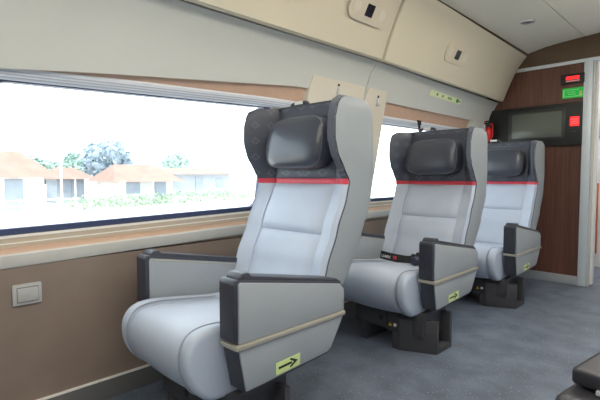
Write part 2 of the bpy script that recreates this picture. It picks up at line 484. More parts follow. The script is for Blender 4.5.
# ------------------------------------------------------------------ room shell
Y0, YF = -1.6, 4.77         # near end, partition
XR = 0.82                   # opposite wall
XL = -2.08
def zw(y): return .022 * (min(max(y, -.6), 1.7) - .4)       # slight rise of the sill line along the car
def zt(y): return -.038 * (1 - min(max((y - .4) / 1.3, 0), 1))

fl = link('floor', boxm(XL - .1, XR + .1, Y0 - .1, 6.3, -.06, 0), M['floor'], smooth=0); struct(fl)

# lower wall below the sill
bm = bmesh.new()
box(bm, XL - .12, XL, Y0, YF, 0, .68)
wl = link('wall_left', bm, M['taupe'], smooth=0); struct(wl)
def lean(bm):
    # the side wall leans inwards above the sill, the window with it
    for v in bm.verts:
        t = max(0, min(1.15, (v.co.z - .83)/.67)); v.co.x += .125*t; v.co.z -= .026*t
# wall behind the window band: solid pieces between the windows, and above
WX0, WX1 = -2.2, -2.13
bm = bmesh.new()
def wallpiece(y0, y1, z0, z1): box(bm, WX0, WX1, y0, y1, z0, z1)
wallpiece(Y0, .352, .68, 1.62); wallpiece(1.75, 2.80, .68, 1.62); wallpiece(4.55, YF, .68, 1.62)
for a, b in ((.352, 1.75), (2.80, 4.55)):
    wallpiece(a, b, .68, .80); wallpiece(a, b, 1.50, 1.62)
lean(bm)
box(bm, -2.3, -2.03, Y0, YF, 1.60, 2.3)
tag(struct(link('wall_left', bm, M['beige'], smooth=0)), 'beige wall band around the windows', None)
bpy.data.objects['wall_left']['label'] = 'taupe lower wall below the window sill'

# window assemblies
def loft_y(bm, prof, ys, f):
    loft(bm, [[(x, y, z + f(y)) for x, z in prof] for y in ys])
def window(idx, y0, y1, r=.07, rlb=.07):
    root = empty('window_%d' % idx, (WX1, (y0+y1)/2, .85)); struct(root)
    off = Vector(root.location)
    def fin(name, bm, m, **k):
        lean(bm); bmesh.ops.translate(bm, verts=bm.verts, vec=-off); return link(name, bm, m, root, **k)
    zb0, zt0 = .828, 1.475
    def outline(grow, n=6):
        pts = []
        ya, yb = y0 - grow, y1 + grow
        for (right, top, a0) in ((1, 1, 0), (0, 1, 90), (0, 0, 180), (1, 0, 270)):
            rr = (rlb if (not right and not top) else r) + grow
            cy = yb-rr if right else ya+rr
            for k in range(n+1):
                a = math.radians(a0 + 90*k/n)
                y = cy + rr*math.cos(a)
                base = (zt0 + grow + zt(y) - rr) if top else (zb0 - grow + zw(y) + rr)
                pts.append((y, base + rr*math.sin(a)))
        return pts
    def ring(g0, g1, x0, x1):
        bm = bmesh.new(); a, b = outline(g0), outline(g1)
        secs = []
        for (pa, pb) in zip(a, b):
            secs.append([(x0, pa[0], pa[1]), (x1, pa[0], pa[1]), (x1, pb[0], pb[1]), (x0, pb[0], pb[1])])
        secs.append(secs[0]); loft(bm, secs, True, False); bmesh.ops.remove_doubles(bm, verts=bm.verts, dist=1e-6)
        return bm
    fin('window_frame', ring(.024, .075, -2.15, -2.118), M['beige'])
    fin('frame_bead', ring(.026, .036, -2.15, -2.114), M['bead'])
    fin('gasket', ring(-.003, .026, -2.165, -2.122), M['gasket'])
    bm = bmesh.new(); o = outline(.012)
    A = [bm.verts.new((-2.158, p[0], p[1])) for p in o]; B = [bm.verts.new((-2.152, p[0], p[1])) for p in o]
    bm.faces.new(A); bm.faces.new(B[::-1])
    for i in range(len(o)): bm.faces.new((A[i], A[(i+1) % len(o)], B[(i+1) % len(o)], B[i]))
    fin('pane', bm, M['glass'], smooth=0)
    # blind rail above the pane
    ya, yb = y0 - .12, y1 + .32
    ys = [ya + (yb-ya)*i/12 for i in range(13)]
    bm = bmesh.new()
    loft_y(bm, [(-2.125, 1.478), (-2.10, 1.478), (-2.094, 1.49), (-2.094, 1.522), (-2.102, 1.532), (-2.125, 1.532)], ys, zt)
    rl = fin('blind_rail', bm, M['rail'])
    bm = bmesh.new()
    for z in (1.482, 1.493, 1.505):
        loft_y(bm, [(-2.096, z), (-2.0925, z), (-2.0925, z+.004), (-2.096, z+.004)], ys, zt)
    lean(bm); bmesh.ops.translate(bm, verts=bm.verts, vec=-off)
    g = link('rail_groove', bm, M['rail_dark'], rl)
    return root
w1 = window(1, .352, 1.745, .065, .025); w1['label'] = 'large left window beside the nearest seat'
w2 = window(2, 2.82, 4.45); w2['label'] = 'window behind the middle seat'
bm = bmesh.new()
box(bm, -1.975, -1.96, 3.375, 3.43, 1.475, 1.515, bv=.004); box(bm, -1.97, -1.96, 3.39, 3.415, 1.42, 1.48, bv=.004)
bmesh.ops.translate(bm, verts=bm.verts, vec=-Vector(w2.location))
bp = link('blind_latch', bm, M['black'], w2)
bm = bmesh.new(); box(bm, -1.961, -1.957, 3.395, 3.41, 1.425, 1.445)
bmesh.ops.translate(bm, verts=bm.verts, vec=-Vector(w2.location)); link('latch_button', bm, M['ext_red'], bp)

# sill mouldings (trim)
ys = [Y0, -.6, -.2, .1, .4, .7, 1.0, 1.3, 1.7, 2.5, 3.5, YF]
bm = bmesh.new(); loft_y(bm, [(-2.12, .676), (-2.076, .676), (-2.072, .682), (-2.072, .727), (-2.077, .732), (-2.12, .732)], ys, zw)
tag(struct(link('trim_1', bm, M['fascia'])), 'pale fascia strip along the window sill', None)
bm = bmesh.new(); loft_y(bm, [(-2.13, .70), (-2.078, .70), (-2.078, .731), (-2.126, .757), (-2.13, .757)], ys, zw)
tag(struct(link('trim_2', bm, M['rose'])), 'rose sloped ledge of the window sill', None)
bm = bmesh.new(); loft_y(bm, [(-2.13, .757), (-2.119, .757), (-2.119, .765), (-2.13, .765)], ys, zw)
loft_y(bm, [(-2.13, .767), (-2.116, .767), (-2.116, .772), (-2.13, .772)], ys, zw)
tag(struct(link('trim_3', bm, M['bead'])), 'white bead line below the window', None)

# upper wall panels: lean inwards, their lower edge runs level past the windows
EDGE = [(-1.6, 1.40), (.377, 1.446), (.634, 1.474), (.91, 1.500), (1.34, 1.537), (1.842, 1.582), (2.0, 1.59), (2.85, 1.598), (4.31, 1.591), (4.77, 1.590)]
def ze(y):
    for (a, va), (b, vb) in zip(EDGE, EDGE[1:]):
        if y <= b: return va + (vb-va)*(y-a)/(b-a)
    return EDGE[-1][1]
UP = [(1.56, -1.932), (1.66, -1.905), (1.75, -1.868), (1.835, -1.808)]
def xpanel(z):
    if z <= 1.56: return -1.932 - (1.56 - z) * .19
    for (a, va), (b, vb) in zip(UP, UP[1:]):
        if z <= b: return va + (vb-va)*(z-a)/(b-a)
    return -1.808
def upper_panel(y0, y1):
    bm = bmesh.new(); secs = []
    n = max(2, int((y1-y0)/.12))
    for i in range(n+1):
        y = y0 + (y1-y0)*i/n; e = ze(y)
        top = 1.833 - .032*max(0, (y-2.56)/2.14); zz = [e] + [e + (top-e)*k/6 for k in range(1, 7)]
        front = [(xpanel(z), y, z) for z in zz]
        secs.append(front + [(-1.99, y, top), (-1.99, y, e+.03), (xpanel(e)-.008, y, e+.004)])
    loft(bm, secs); return bm
SEAM = 2.56
struct(link('wall_left', upper_panel(Y0, SEAM - .003), M['panel'], smooth=30), 'pale grey upper wall panel above the large left window')
struct(link('wall_left', upper_panel(SEAM + .003, YF), M['panel'], smooth=30), 'pale grey upper wall panel above the far window')
# rose strip: soffit between blind rail and panel edge
for k, (a, b) in enumerate(((Y0, SEAM), (SEAM, YF))):
    bm = bmesh.new(); secs = []
    for i in range(15):
        y = a + (b-a)*i/14; e = ze(y); e2 = max(min(e, 9) - .0, 0)
        xe = xpanel(e) - .012; zr = min(1.500+zt(y), e-.004); secs.append([(xe, y, e+.01), (xe-.012, y, e+.012), (-2.02, y, zr+.012), (-2.02, y, zr), (-1.978, y, zr)])
    loft(bm, secs)
    tag(struct(link('trim_%d' % (4+k), bm, M['rose'], smooth=0)), 'rose soffit strip above the blind rail', None)
# pillar covers between the windows
def pillar(y0, y1, ztop, r=.03):
    bm = bmesh.new()
    zz = [.70, .78, .9, 1.05, 1.2, 1.35, 1.5, 1.58, ztop]
    secs = []
    for k, z in enumerate(zz):
        x = xpanel(z) + .012 + (.0 if z < 1.5 else 0)
        i = .02 if k == len(zz)-1 else 0
        secs.append([(-2.14, y0+i, z), (x-.012, y0+i, z), (x-.003, y0+i+.004, z), (x, y0+i+.015, z), (x, y1-i-.015, z), (x-.003, y1-i-.004, z), (x-.012, y1-i, z), (-2.14, y1-i, z)])
    loft(bm, secs); return bm
def xp(z): return xpanel(z) + .012
struct(link('wall_left', pillar(Y0, .36, 1.60), M['panel'], smooth=30), 'pale pillar cover at the left end of the near window')
struct(link('wall_left', pillar(1.99, SEAM - .003, 1.668), M['pillar'], smooth=30), 'cream pillar cover, half behind the nearest seat')
struct(link('wall_left', pillar(SEAM + .003, 2.83, 1.668), M['pillar'], smooth=30), 'cream pillar cover beside the far window')
struct(link('wall_left', pillar(4.33, YF, 1.60), M['panel'], smooth=30), 'pale pillar cover next to the partition')

# baseboards
bm = bmesh.new(); box(bm, XL, XL + .014, Y0, YF, .0, .096, bv=.002)
bl = struct(link('baseboard_left', bm, mat('grey baseboard', rgb(118, 117, 116), .4, metal=.2, noise=.03)), 'grey baseboard under the windows')
bm = bmesh.new(); box(bm, XL, XL + .017, Y0, YF, .093, .100, bv=.001)
link('edge_strip', bm, M['bead'], bl)

# ceiling
CP = [(-1.552, 2.250), (-1.5, 2.262), (-1.4, 2.285), (-1.25, 2.302), (-1.075, 2.315)]
CP2 = [(-1.067, 2.316), (-.8, 2.335), (-.45, 2.345), (-.1, 2.335), (.5, 2.28), (XR+.05, 2.25)]
def zc(y): return .0
for lab, cp in (('outer ceiling panel above the luggage bins', CP), ('central ceiling panel', CP2)):
    bm = bmesh.new()
    def up(x, y): return .105 * max(0, min(1, (-1.07 - x)/.45)) * (YF - y)/(YF - Y0) * 1.0
    loft(bm, [[(x, y, z+up(x, y)) for x, z in cp] + [(x, y, z+.03+up(x, y)) for x, z in reversed(cp)] for y in (Y0, YF)])
    struct(link('ceiling', bm, M['ceil'], smooth=30), lab)
bm = bmesh.new(); box(bm, -1.2, -1.0, Y0, YF, 2.352, 2.37); struct(link('ceiling', bm, M['brown']), 'dark seam between the ceiling panels')

# partition wall at the far end
DX = -1.005  # door opening starts right of the post
bm = bmesh.new(); box(bm, -2.3, -1.03, YF, YF+.08, .0, 2.10)
struct(link('wall_far', bm, M['wood'], smooth=0), 'dark walnut partition wall')
bm = bmesh.new(); box(bm, -2.3, XR+.1, YF-.004, YF+.08, 2.105, 2.42)
struct(link('wall_far', bm, M['brown'], smooth=0), 'dark bronze fascia under the ceiling arch')
bm = bmesh.new(); box(bm, -.25, XR+.1, YF, YF+.08, 0, 2.105)
struct(link('wall_far', bm, M['wood'], smooth=0), 'dark walnut wall right of the doorway')
bm = bmesh.new(); box(bm, -2.14, -.25, YF-.02, YF+.06, 2.082, 2.112, bv=.004)
tag(struct(link('trim_6', bm, M['post'])), 'white strip above the partition', None)
bm = bmesh.new(); box(bm, -2.14, -1.055, YF-.014, YF+.01, 0, .085, bv=.003)
struct(link('baseboard_far', bm, M['alu']), 'pale metal baseboard of the partition')
door = struct(empty('door_1', (-.65, YF, 0)), 'open doorway beside the partition')
d0 = Vector(door.location)
bm = bmesh.new(); box(bm, -1.062, -.992, YF-.022, YF+.07, 0, 2.09, bv=.006)
bmesh.ops.translate(bm, verts=bm.verts, vec=-d0); link('door_post', bm, M['post'], door)
bm = bmesh.new(); box(bm, -.990, -.974, YF-.006, YF+.14, 0, 2.09, bv=.003)
bmesh.ops.translate(bm, verts=bm.verts, vec=-d0); link('door_jamb', bm, M['fascia'], door)
bm = bmesh.new(); box(bm, -.974, -.952, YF+.03, YF+.10, .02, 2.09, bv=.004)
bmesh.ops.translate(bm, verts=bm.verts, vec=-d0); link('sliding_door_edge', bm, M['white'], door)
bm = bmesh.new(); box(bm, -.30, -.24, YF-.022, YF+.07, 0, 2.09, bv=.006)
bmesh.ops.translate(bm, verts=bm.verts, vec=-d0); link('door_post', bm, M['post'], door)
# vestibule behind the doorway
bm = bmesh.new(); box(bm, -2.2, .3, 5.9, 5.96, 0, 2.4); struct(link('wall_vestibule', bm, M['white'], smooth=0), 'white vestibule wall seen through the doorway')
bm = bmesh.new(); box(bm, -2.2, .3, YF+.08, 5.96, 2.38, 2.43); struct(link('ceiling', bm, M['ceil'], smooth=0), 'vestibule ceiling')
bm = bmesh.new(); box(bm, .25, .3, YF+.08, 5.9, 0, 2.36); box(bm, -2.2, -2.15, YF+.08, 5.9, 0, 2.36); struct(link('wall_vestibule', bm, M['white'], smooth=0), 'side walls of the vestibule')
bm = bmesh.new(); box(bm, -1.7, -.95, 5.885, 5.90, 1.46, 2.30, bv=.003); tag(struct(link('trim_7', bm, M['rose'])), 'rose panel on the vestibule wall', None)
bm = bmesh.new(); box(bm, -1.7, -1.135, 5.885, 5.90, .15, .95, bv=.003); tag(struct(link('trim_8', bm, M['orange'])), 'orange wood panel low on the vestibule wall', None)

# opposite wall, its windows shortened to let in less light, and the near end wall (they close the car, behind the viewer)
bm = bmesh.new()
box(bm, XR, XR+.1, Y0, YF, -.05, .83); box(bm, XR, XR+.1, Y0, YF, 1.22, 2.4)
for a, b in ((Y0, -1.2), (.5, 1.0), (2.7, 3.1), (4.6, YF)): box(bm, XR, XR+.1, a, b, .83, 1.22)
struct(link('wall_right', bm, M['taupe'], smooth=0), 'opposite window wall')
for k, (a, b) in enumerate(((-1.2, .5), (1.0, 2.7), (3.1, 4.6))):
    struct(link('window_%d' % (k+3), boxm(XR+.045, XR+.052, a, b, .83, 1.22), M['glass'], smooth=0), 'window in the opposite wall')
bm = bmesh.new(); box(bm, -2.3, XR+.1, Y0-.06, Y0, -.05, 2.42)
struct(link('wall_near', bm, M['panel'], smooth=0), 'end wall behind the viewer')
bm = bmesh.new(); box(bm, -2.3, XR+.1, Y0-.06, 6.0, 2.44, 2.50); struct(link('ceiling', bm, M['brown'], smooth=0), 'roof shell above the ceiling')

# ------------------------------------------------------------------ overhead bins
BP = [(-1.80, 1.834), (-1.772, 1.823), (-1.752, 1.832), (-1.728, 1.893), (-1.699, 1.958), (-1.653, 2.052), (-1.609, 2.126), (-1.565, 2.180), (-1.545, 2.200), (-1.540, 2.212), (-1.552, 2.222)]
def xbin(z):
    pr = BP[2:9]
    for (xa, za), (xb, zb) in zip(pr, pr[1:]):
        if z <= zb: return xa + (xb-xa)*(z-za)/(zb-za)
    return pr[-1][0]
def bin_mesh(y0, y1, dz0, dz1, r0=0.012, r1=0.012):
    bm = bmesh.new(); secs = []
    st = [(y0, r0), (y0 + r0*.3, r0*.3), (y0+r0, 0)] + [(y0 + (y1-y0)*k/8, 0) for k in range(1, 8)] + [(y1-r1, 0), (y1 - r1*.3, r1*.3), (y1, r1)]
    for y, ins in st:
        t = (y-y0)/(y1-y0); dz = dz0 + (dz1-dz0)*t
        secs.append([(x - ins, y, z + dz*(max(0, (z-1.83)/.38)) - .03*max(0, (y-2.56)/2.14)*max(0, min(1, (2.21-z)/.38)) + (ins*.5 if z < 1.84 else 0)) for x, z in BP] + [(-2.0, y, 2.225 + dz), (-2.0, y, 1.86), (-1.83, y, 1.845)])
    return loft(bm, secs)
def read_panel(bino, y, z, off):
    """rounded plate on the sloping bin face with a dark display and two lamp lenses"""
    x = xbin(z); z1, z2 = z-.06, z+.06
    t = Vector((xbin(z2)-xbin(z1), 0, z2-z1)).normalized(); n = Vector((t.z, 0, -t.x))
    o = Vector((x, y, z)) - off
    def place(poly, d0, d1):
        bm = bmesh.new()
        A = [bm.verts.new(o + Vector((0, p[0], 0)) + t*p[1] + n*d0) for p in poly]; B = [bm.verts.new(o + Vector((0, p[0], 0)) + t*p[1] + n*d1) for p in poly]
        bm.faces.new(A); bm.faces.new(B[::-1])
        for i in range(len(poly)): bm.faces.new((A[i], A[(i+1) % len(poly)], B[(i+1) % len(poly)], B[i]))
        bevel(bm, .0015, 1, [e for e in bm.edges if len(e.link_faces) == 2 and e.calc_face_angle(0) > 1.2])
        return bm
    pl = link('reading_light_panel', place(rrect(0, 0, .19, .075, .07, 7), -.01, .006), M['plate'], bino)
    tag(link('display', place(rrect(0, 0, .036, .036, .003, 2), .0, .008), M['navy'], pl), 'small square dark display', None)
    for s in (-1, 1):
        link('lamp', place([(s*.125 + .036*math.cos(a*math.pi/10), .036*math.sin(a*math.pi/10)) for a in range(20)], .0, .0085), M['lamp'], pl)
for k, (a, b, e0, e1, py, pz, lab) in enumerate(((Y0, 2.552, .10, .055, 2.25, 2.055, 'near cream overhead luggage bin above the large left window'),
                                            (2.572, 4.70, .055, .0, 3.47, 2.02, 'far cream overhead luggage bin ending at the walnut partition'))):
    bo = link('overhead_bin', bin_mesh(a, b, e0, e1, .02, .02 if k == 0 else .012), M['bin'], smooth=35)
    tag(bo, lab, 'luggage bin', 'overhead luggage bins')
    read_panel(bo, py, pz, Vector((0, 0, 0)))

# ------------------------------------------------------------------ fittings
def coat_hook(y, z, lab):
    x = xp(z)
    r = empty('coat_hook', (x, y, z)); tag(r, lab, 'hook', 'coat hooks on the pillars')
    bm = bmesh.new(); box(bm, -.006, .006, -.008, .008, -.042, .044, bv=.003); link('back_plate', bm, M['steel'], r)
    bm = bmesh.new(); box(bm, .004, .01, -.009, .009, .018, .038, bv=.002); link('pivot', bm, M['black'], r)
    bm = bmesh.new(); tube(bm, cr([(.006, 0, .015), (.011, 0, -.01), (.012, 0, -.032), (.017, 0, -.04), (.022, 0, -.032)], 4, closed=False), .004, 6); link('peg', bm, M['steel'], r)
coat_hook(2.255, 1.615, 'metal coat hook on the cream pillar directly above the nearest seat')
coat_hook(2.71, 1.595, 'metal coat hook on the cream pillar just left of the far window')
coat_hook(4.62, 1.555, 'metal coat hook on the pillar left of the fire extinguisher')

r = empty('power_outlet', (XL, .469, .561)); tag(r, 'square silver wall outlet with a flap on the taupe wall', 'wall outlet')
bm = bmesh.new(); prism(bm, rrect(0, 0, .053, .043, .005), 'x', 0, .010, bv=.002); pl = link('plate', bm, M['switch'], r)
bm = bmesh.new(); prism(bm, rrect(0.002, -.001, .040, .032, .003), 'x', .008, .0112, bv=.0005); link('recess', bm, M['switchdark'], pl)
bm = bmesh.new(); prism(bm, [(-.037, -.029), (.039, -.029), (.039, .026), (-.037, .026)], 'x', .010, .0175, bv=.002); link('flap', bm, M['switch'], r)

# television panel on the partition
r = empty('television', (-1.6, YF, 1.52)); tag(r, 'wide black television panel with dark screen on the walnut partition', 'television')
R0 = Vector(r.location)
def sub(name, bm, m, par=r, o=R0, **k):
    bmesh.ops.translate(bm, verts=bm.verts, vec=-o); return link(name, bm, m, par, **k)
cas = sub('casing', boxm(-1.93, -1.064, YF-.035, YF, 1.325, 1.722, bv=.006), M['tvblack'])
sub('screen_bezel', boxm(-1.715, -1.195, YF-.046, YF-.03, 1.375, 1.685, bv=.008), mat('grey black bezel', rgb(40, 42, 44), .35, noise=.03))
sub('screen', boxm(-1.675, -1.225, YF-.049, YF-.04, 1.409, 1.652, bv=.002), M['screen'])
ds = sub('display', boxm(-1.158, -1.083, YF-.042, YF-.03, 1.502, 1.588, bv=.002), M['led'])
ds['label'] = 'small red display'
bm = bmesh.new()
for k in range(3): box(bm, -1.148, -1.093, YF-.0432, YF-.0418, 1.522+.02*k, 1.527+.02*k)
sub('display_lettering', bm, M['led2'], ds)
sub('brand_plate', boxm(-1.145, -1.105, YF-.037, YF-.034, 1.446, 1.456), mat('dim grey mark', rgb(60, 62, 64), .4, noise=.02)) 

r2 = empty('led_sign', (-1.15, YF, 1.94)); tag(r2, 'small black framed red display sign above the green sign', 'display sign')
o2 = Vector(r2.location)
sub('housing', boxm(-1.25, -1.055, YF-.03, YF, 1.898, 1.988, bv=.006), M['tvblack'], r2, o2)
sub('display', boxm(-1.205, -1.095, YF-.033, YF-.028, 1.936, 1.966, bv=.001), M['led'], r2, o2)
sub('caption_strip', boxm(-1.205, -1.09, YF-.033, YF-.028, 1.916, 1.928, bv=.001), M['led2'], r2, o2)
r3 = empty('emergency_sign', (-1.15, YF, 1.81)); tag(r3, 'small bright green emergency sign under the red display sign', 'sign')
o3 = Vector(r3.location)
pl = sub('plate', boxm(-1.236, -1.064, YF-.012, YF, 1.767, 1.86, bv=.002), M['green'], r3, o3)
bm = bmesh.new()
for z, a, b in ((1.842, -1.215, -1.10), (1.822, -1.20, -1.13), (1.802, -1.19, -1.125), (1.782, -1.215, -1.10)): box(bm, a, b, YF-.0135, YF-.011, z-.0025, z+.0025)
box(bm, -1.228, -1.218, YF-.0135, YF-.011, 1.78, 1.845)
sub('lettering', bm, M['greenmark'], pl, o3)
bm = bmesh.new(); box(bm, -1.093, -1.076, YF-.0138, YF-.011, 1.808, 1.822); box(bm, -1.096, -1.074, YF-.0138, YF-.011, 1.782, 1.80)
sub('pictogram', bm, M['skinmark'], pl, o3)

# evacuation sticker strip on the upper panel
za, zb = 1.757, 1.716
def on_panel(y, z, d=.001): return Vector((xpanel(z) + d, y, z))
bm = bmesh.new()
Q = [(3.40, 1.717), (3.99, 1.701), (3.99, 1.745), (3.40, 1.762)]
def slab(bm, quad, d0, d1):
    A = [bm.verts.new(on_panel(y, z, d0)) for y, z in quad]; B = [bm.verts.new(on_panel(y, z, d1)) for y, z in quad]
    bm.faces.new(A); bm.faces.new(B[::-1])
    for i in range(len(quad)): bm.faces.new((A[i], A[(i+1) % len(quad)], B[(i+1) % len(quad)], B[i]))
slab(bm, Q, -.004, .0025)
es = link('evacuation_sticker', bm, mat('pale green film', rgb(220, 232, 190), .5, noise=.02), smooth=0)
tag(es, 'long pale green sticker strip with pictograms above the far window', 'sticker')
def strip_mark(u0, u1, w0, w1):
    def P(u, w): return (3.40 + .59*u, 1.717 - .016*u + .0445*w)
    return [P(u0, w0), P(u1, w0), P(u1, w1), P(u0, w1)]
for u in (.20, .37, .56, .63):
    bm = bmesh.new(); slab(bm, strip_mark(u, u+.035, .30, .72), .003, .0065); link('pictogram', bm, M['midgreen'], es, smooth=0)
bm = bmesh.new(); slab(bm, strip_mark(.84, .91, .2, .85), .003, .0065); slab(bm, strip_mark(.94, .965, .4, .65), .003, .0065)
tag(link('pictogram', bm, M['darkgreen'], es, smooth=0), 'deep green running figure square', None)

# fire extinguisher on the corner pillar
r = empty('fire_extinguisher', (-1.885, 4.65, 1.37)); tag(r, 'red fire extinguisher with black head in the corner beside the television', 'fire extinguisher')
bm = bmesh.new(); lathe(bm, [(.0001, 0), (.03, 0), (.036, .008), (.036, .135), (.03, .16), (.014, .175), (.0001, .176)], 20); link('cylinder', bm, M['ext_red'], r, smooth=60)
bm = bmesh.new(); lathe(bm, [(.0001, .17), (.015, .17), (.015, .205), (.0001, .205)], 12); box(bm, -.05, .02, -.01, .01, .205, .22, bv=.003); box(bm, -.06, .015, -.009, .009, .228, .24, bv=.003); link('valve_head', bm, M['black'], r)
bm = bmesh.new(); tube(bm, cr([(.012, 0, .195), (.04, 0, .20), (.045, 0, .15), (.043, 0, .06)], 5, closed=False), .007, 8); link('hose', bm, M['ext_red'], r)
bm = bmesh.new(); box(bm, -.07, -.03, -.02, .02, .05, .08, bv=.003); link('bracket', bm, M['steel'], r)

# three tiny dots above the extinguisher
for dy, z, mm, lab in ((4.63, 1.598, 'ext_red', 'tiny red indicator dot above the fire extinguisher'), (4.655, 1.568, 'yellow', 'tiny yellow indicator dot above the fire extinguisher'), (4.68, 1.578, 'darkgreen', 'tiny green indicator dot above the fire extinguisher')):
    bm = bmesh.new(); x = xp(z); lathe(bm, [(.0001, -.012), (.009, -.012), (.009, .004), (.0001, .004)], 12, 'x')
    o = link('indicator_dot', bm, M[mm]); o.location = (x, dy, z); tag(o, lab, 'indicator', 'indicator dots on the corner pillar')

# ceiling spot
r = empty('ceiling_spotlight', (-1.29, 3.93, 2.299)); tag(r, 'small round ceiling spotlight with metal ring', 'ceiling light')
bm = bmesh.new(); lathe(bm, [(.030, -.001), (.034, -.006), (.05, -.006), (.054, .002), (.054, .01), (.03, .01)], 28); link('ring', bm, M['steel'], r)
bm = bmesh.new(); lathe(bm, [(.0001, -.001), (.031, -.001), (.031, .008), (.0001, .008)], 24); link('lens', bm, M['lamp'], r)

# camera with its strap on the middle seat
r = empty('camera', (-1.505, 2.640, .438)); tag(r, 'small black camera with lettered neck strap lying on the middle seat', 'camera')
oc = Vector(r.location)
bm = bmesh.new(); box(bm, -.055, .055, -.03, .03, 0, .075, bv=.008, seg=3); box(bm, -.02, .02, -.022, .022, .07, .09, bv=.005); body = link('body', bm, M['black'], r)
bm = bmesh.new(); lathe(bm, [(.0001, 0), (.03, 0), (.03, -.035), (.027, -.04), (.0001, -.04)], 24, 'y', (0, -.028, .038)); link('lens', bm, mat('camera lens barrel', rgb(46, 50, 66), .35, noise=.05), r, smooth=40)
bm = bmesh.new(); box(bm, -.07, -.045, -.006, .006, .055, .07, bv=.002); box(bm, -.05, -.02, -.02, .02, .075, .083, bv=.003); link('strap_lug', bm, M['steel'], r)
r.rotation_euler = (0, 0, math.radians(-10))
# the strap: ribbon standing on edge along the back of the cushion
path = cr([(-.285, -.088, .046), (-.22, -.08, .040), (-.15, -.06, .034), (-.09, -.03, .03), (-.06, -.005, .04), (-.055, 0, .062)], 8, closed=False)
bm = bmesh.new(); secs = []
for k, p in enumerate(path):
    t = k/(len(path)-1); h = .027 if t < .75 else .027 - .012*(t-.75)/.25
    secs.append([(p.x, p.y-.0015, p.z-h), (p.x, p.y+.0015, p.z-h), (p.x, p.y+.0115, p.z+h), (p.x, p.y+.0085, p.z+h)])
loft(bm, secs); strap = link('neck_strap', bm, M['black'], r)
def text_mesh(name, s, size, m, parent, loc, rot):
    cu = bpy.data.curves.new(name, 'FONT'); cu.body = s; cu.size = size; cu.extrude = .0006; cu.offset = size*.02
    to = bpy.data.objects.new('tmp', cu); C.objects.link(to)
    dg = bpy.context.evaluated_depsgraph_get()
    me = bpy.data.meshes.new_from_object(to.evaluated_get(dg)); bpy.data.objects.remove(to)
    me.materials.clear(); me.materials.append(m)
    o = bpy.data.objects.new(name, me); C.objects.link(o); o.parent = parent; o.location = loc; o.rotation_euler = rot
    return o
tm = text_mesh('strap_lettering', 'LUMIX', .026, M['white_label'], strap, (-.272, -.0905, .032), (math.radians(80), math.radians(3), math.radians(8)))
bm = bmesh.new(); box(bm, -.178, -.155, -.073, -.062, .026, .047, bv=.001)
tag(link('strap_lettering', bm, M['red'], strap), 'red mark after the white lettering', None)

# black armrest of the seat across the aisle, lower right corner
r = empty('armrest_console', (-.266, 1.160, 0)); r.rotation_euler = (0, 0, math.radians(-8.6))
tag(r, 'black padded armrest of a seat across the aisle, lower right corner', 'armrest')
link('pad', boxm(0, .15, 0, .6, .560, .600, bv=.013, seg=4), M['padblack'], r)
link('body', prismm([(-.05, .0), (-.10, .30), (-.085, .532), (-.06, .553), (.6, .553), (.6, 0)], 'x', -.006, .148, bv=.014, seg=3), M['padblack'], r)
link('latch', boxm(.055, .115, -.008, .012, .556, .566, bv=.002), M['steel'], r)

# lamps along the ceiling (a pair of light strips over the aisle, above the viewer)
for x, lab in ((-.66, 'left of the aisle centre'), (-.1, 'right of the aisle centre')):
    bm = bmesh.new(); box(bm, x-.06, x+.06, -1.4, 3.8, 2.285, 2.31, bv=.004)
    o = link('ceiling_light_strip', bm, M['tube']); tag(o, 'long white ceiling light strip ' + lab, 'ceiling light', 'ceiling light strips')

# ------------------------------------------------------------------ outside
GZ = -1.3
EM = lambda n, c, s=3: mat(n, c, .9, noise=.10, scale=s)  # outdoor colours lightened, the trees blued, to paint haze into the surfaces
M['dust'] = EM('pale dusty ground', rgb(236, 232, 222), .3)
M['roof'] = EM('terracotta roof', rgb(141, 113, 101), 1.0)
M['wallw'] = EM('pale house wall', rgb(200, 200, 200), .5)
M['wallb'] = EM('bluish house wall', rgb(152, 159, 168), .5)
M['leafb'] = EM('bluish leaves with painted haze', rgb(156, 172, 182), 1.5)
M['leafg'] = EM('green leaves with painted haze', rgb(156, 176, 166), 1.5)
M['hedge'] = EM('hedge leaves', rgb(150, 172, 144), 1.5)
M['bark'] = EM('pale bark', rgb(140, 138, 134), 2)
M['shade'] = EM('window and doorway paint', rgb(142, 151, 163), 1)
link_g = link('ground', boxm(-260, 60, -120, 260, GZ-.1, GZ), M['dust'], smooth=0); tag(struct(link_g), 'pale ground outside the train', None)

def house(x, y, w, d, h, rh, wallm, lab, porch=True):
    """long side along y; front faces the track (+x)"""
    r = empty('house', (x, y, GZ)); tag(r, lab, 'house', 'houses across the field')
    bm = bmesh.new(); box(bm, -d, 0, -w/2, w/2, 0, h); wl_ = link('wall', bm, wallm, r, smooth=0)
    bm = bmesh.new(); ov = .7
    A = [(.9, -w/2-ov, h-.25), (.9, w/2+ov, h-.25), (-d-.6, w/2+ov, h-.25), (-d-.6, -w/2-ov, h-.25)]
    rid = [(-d/2, -w/2+w*.12, h+rh), (-d/2, w/2-w*.12, h+rh)]
    v = [bm.verts.new(p) for p in A] + [bm.verts.new(p) for p in rid]
    for f in ((0, 1, 5, 4), (1, 2, 5), (2, 3, 4, 5), (3, 0, 4), (3, 2, 1, 0)): bm.faces.new([v[i] for i in f])
    link('roof', bm, M['roof'], r, smooth=0)
    n = max(2, int(w/2.6))
    for k in range(n):
        yy = -w/2 + w*(k+.5)/n
        if k == n//2: link('door', boxm(-.02, .06, yy-.5, yy+.5, 0, 2.1, bv=.02), M['shade'], r, smooth=0)
        else: link('window', boxm(-.02, .06, yy-.55, yy+.55, .9, 2.0, bv=.02), M['shade'], r, smooth=0)
        if porch: link('porch_post', boxm(.7, .82, yy-w/n/2+.05, yy-w/n/2+.17, 0, h-.2, bv=.01), M['wallw'], r, smooth=0)
    return r
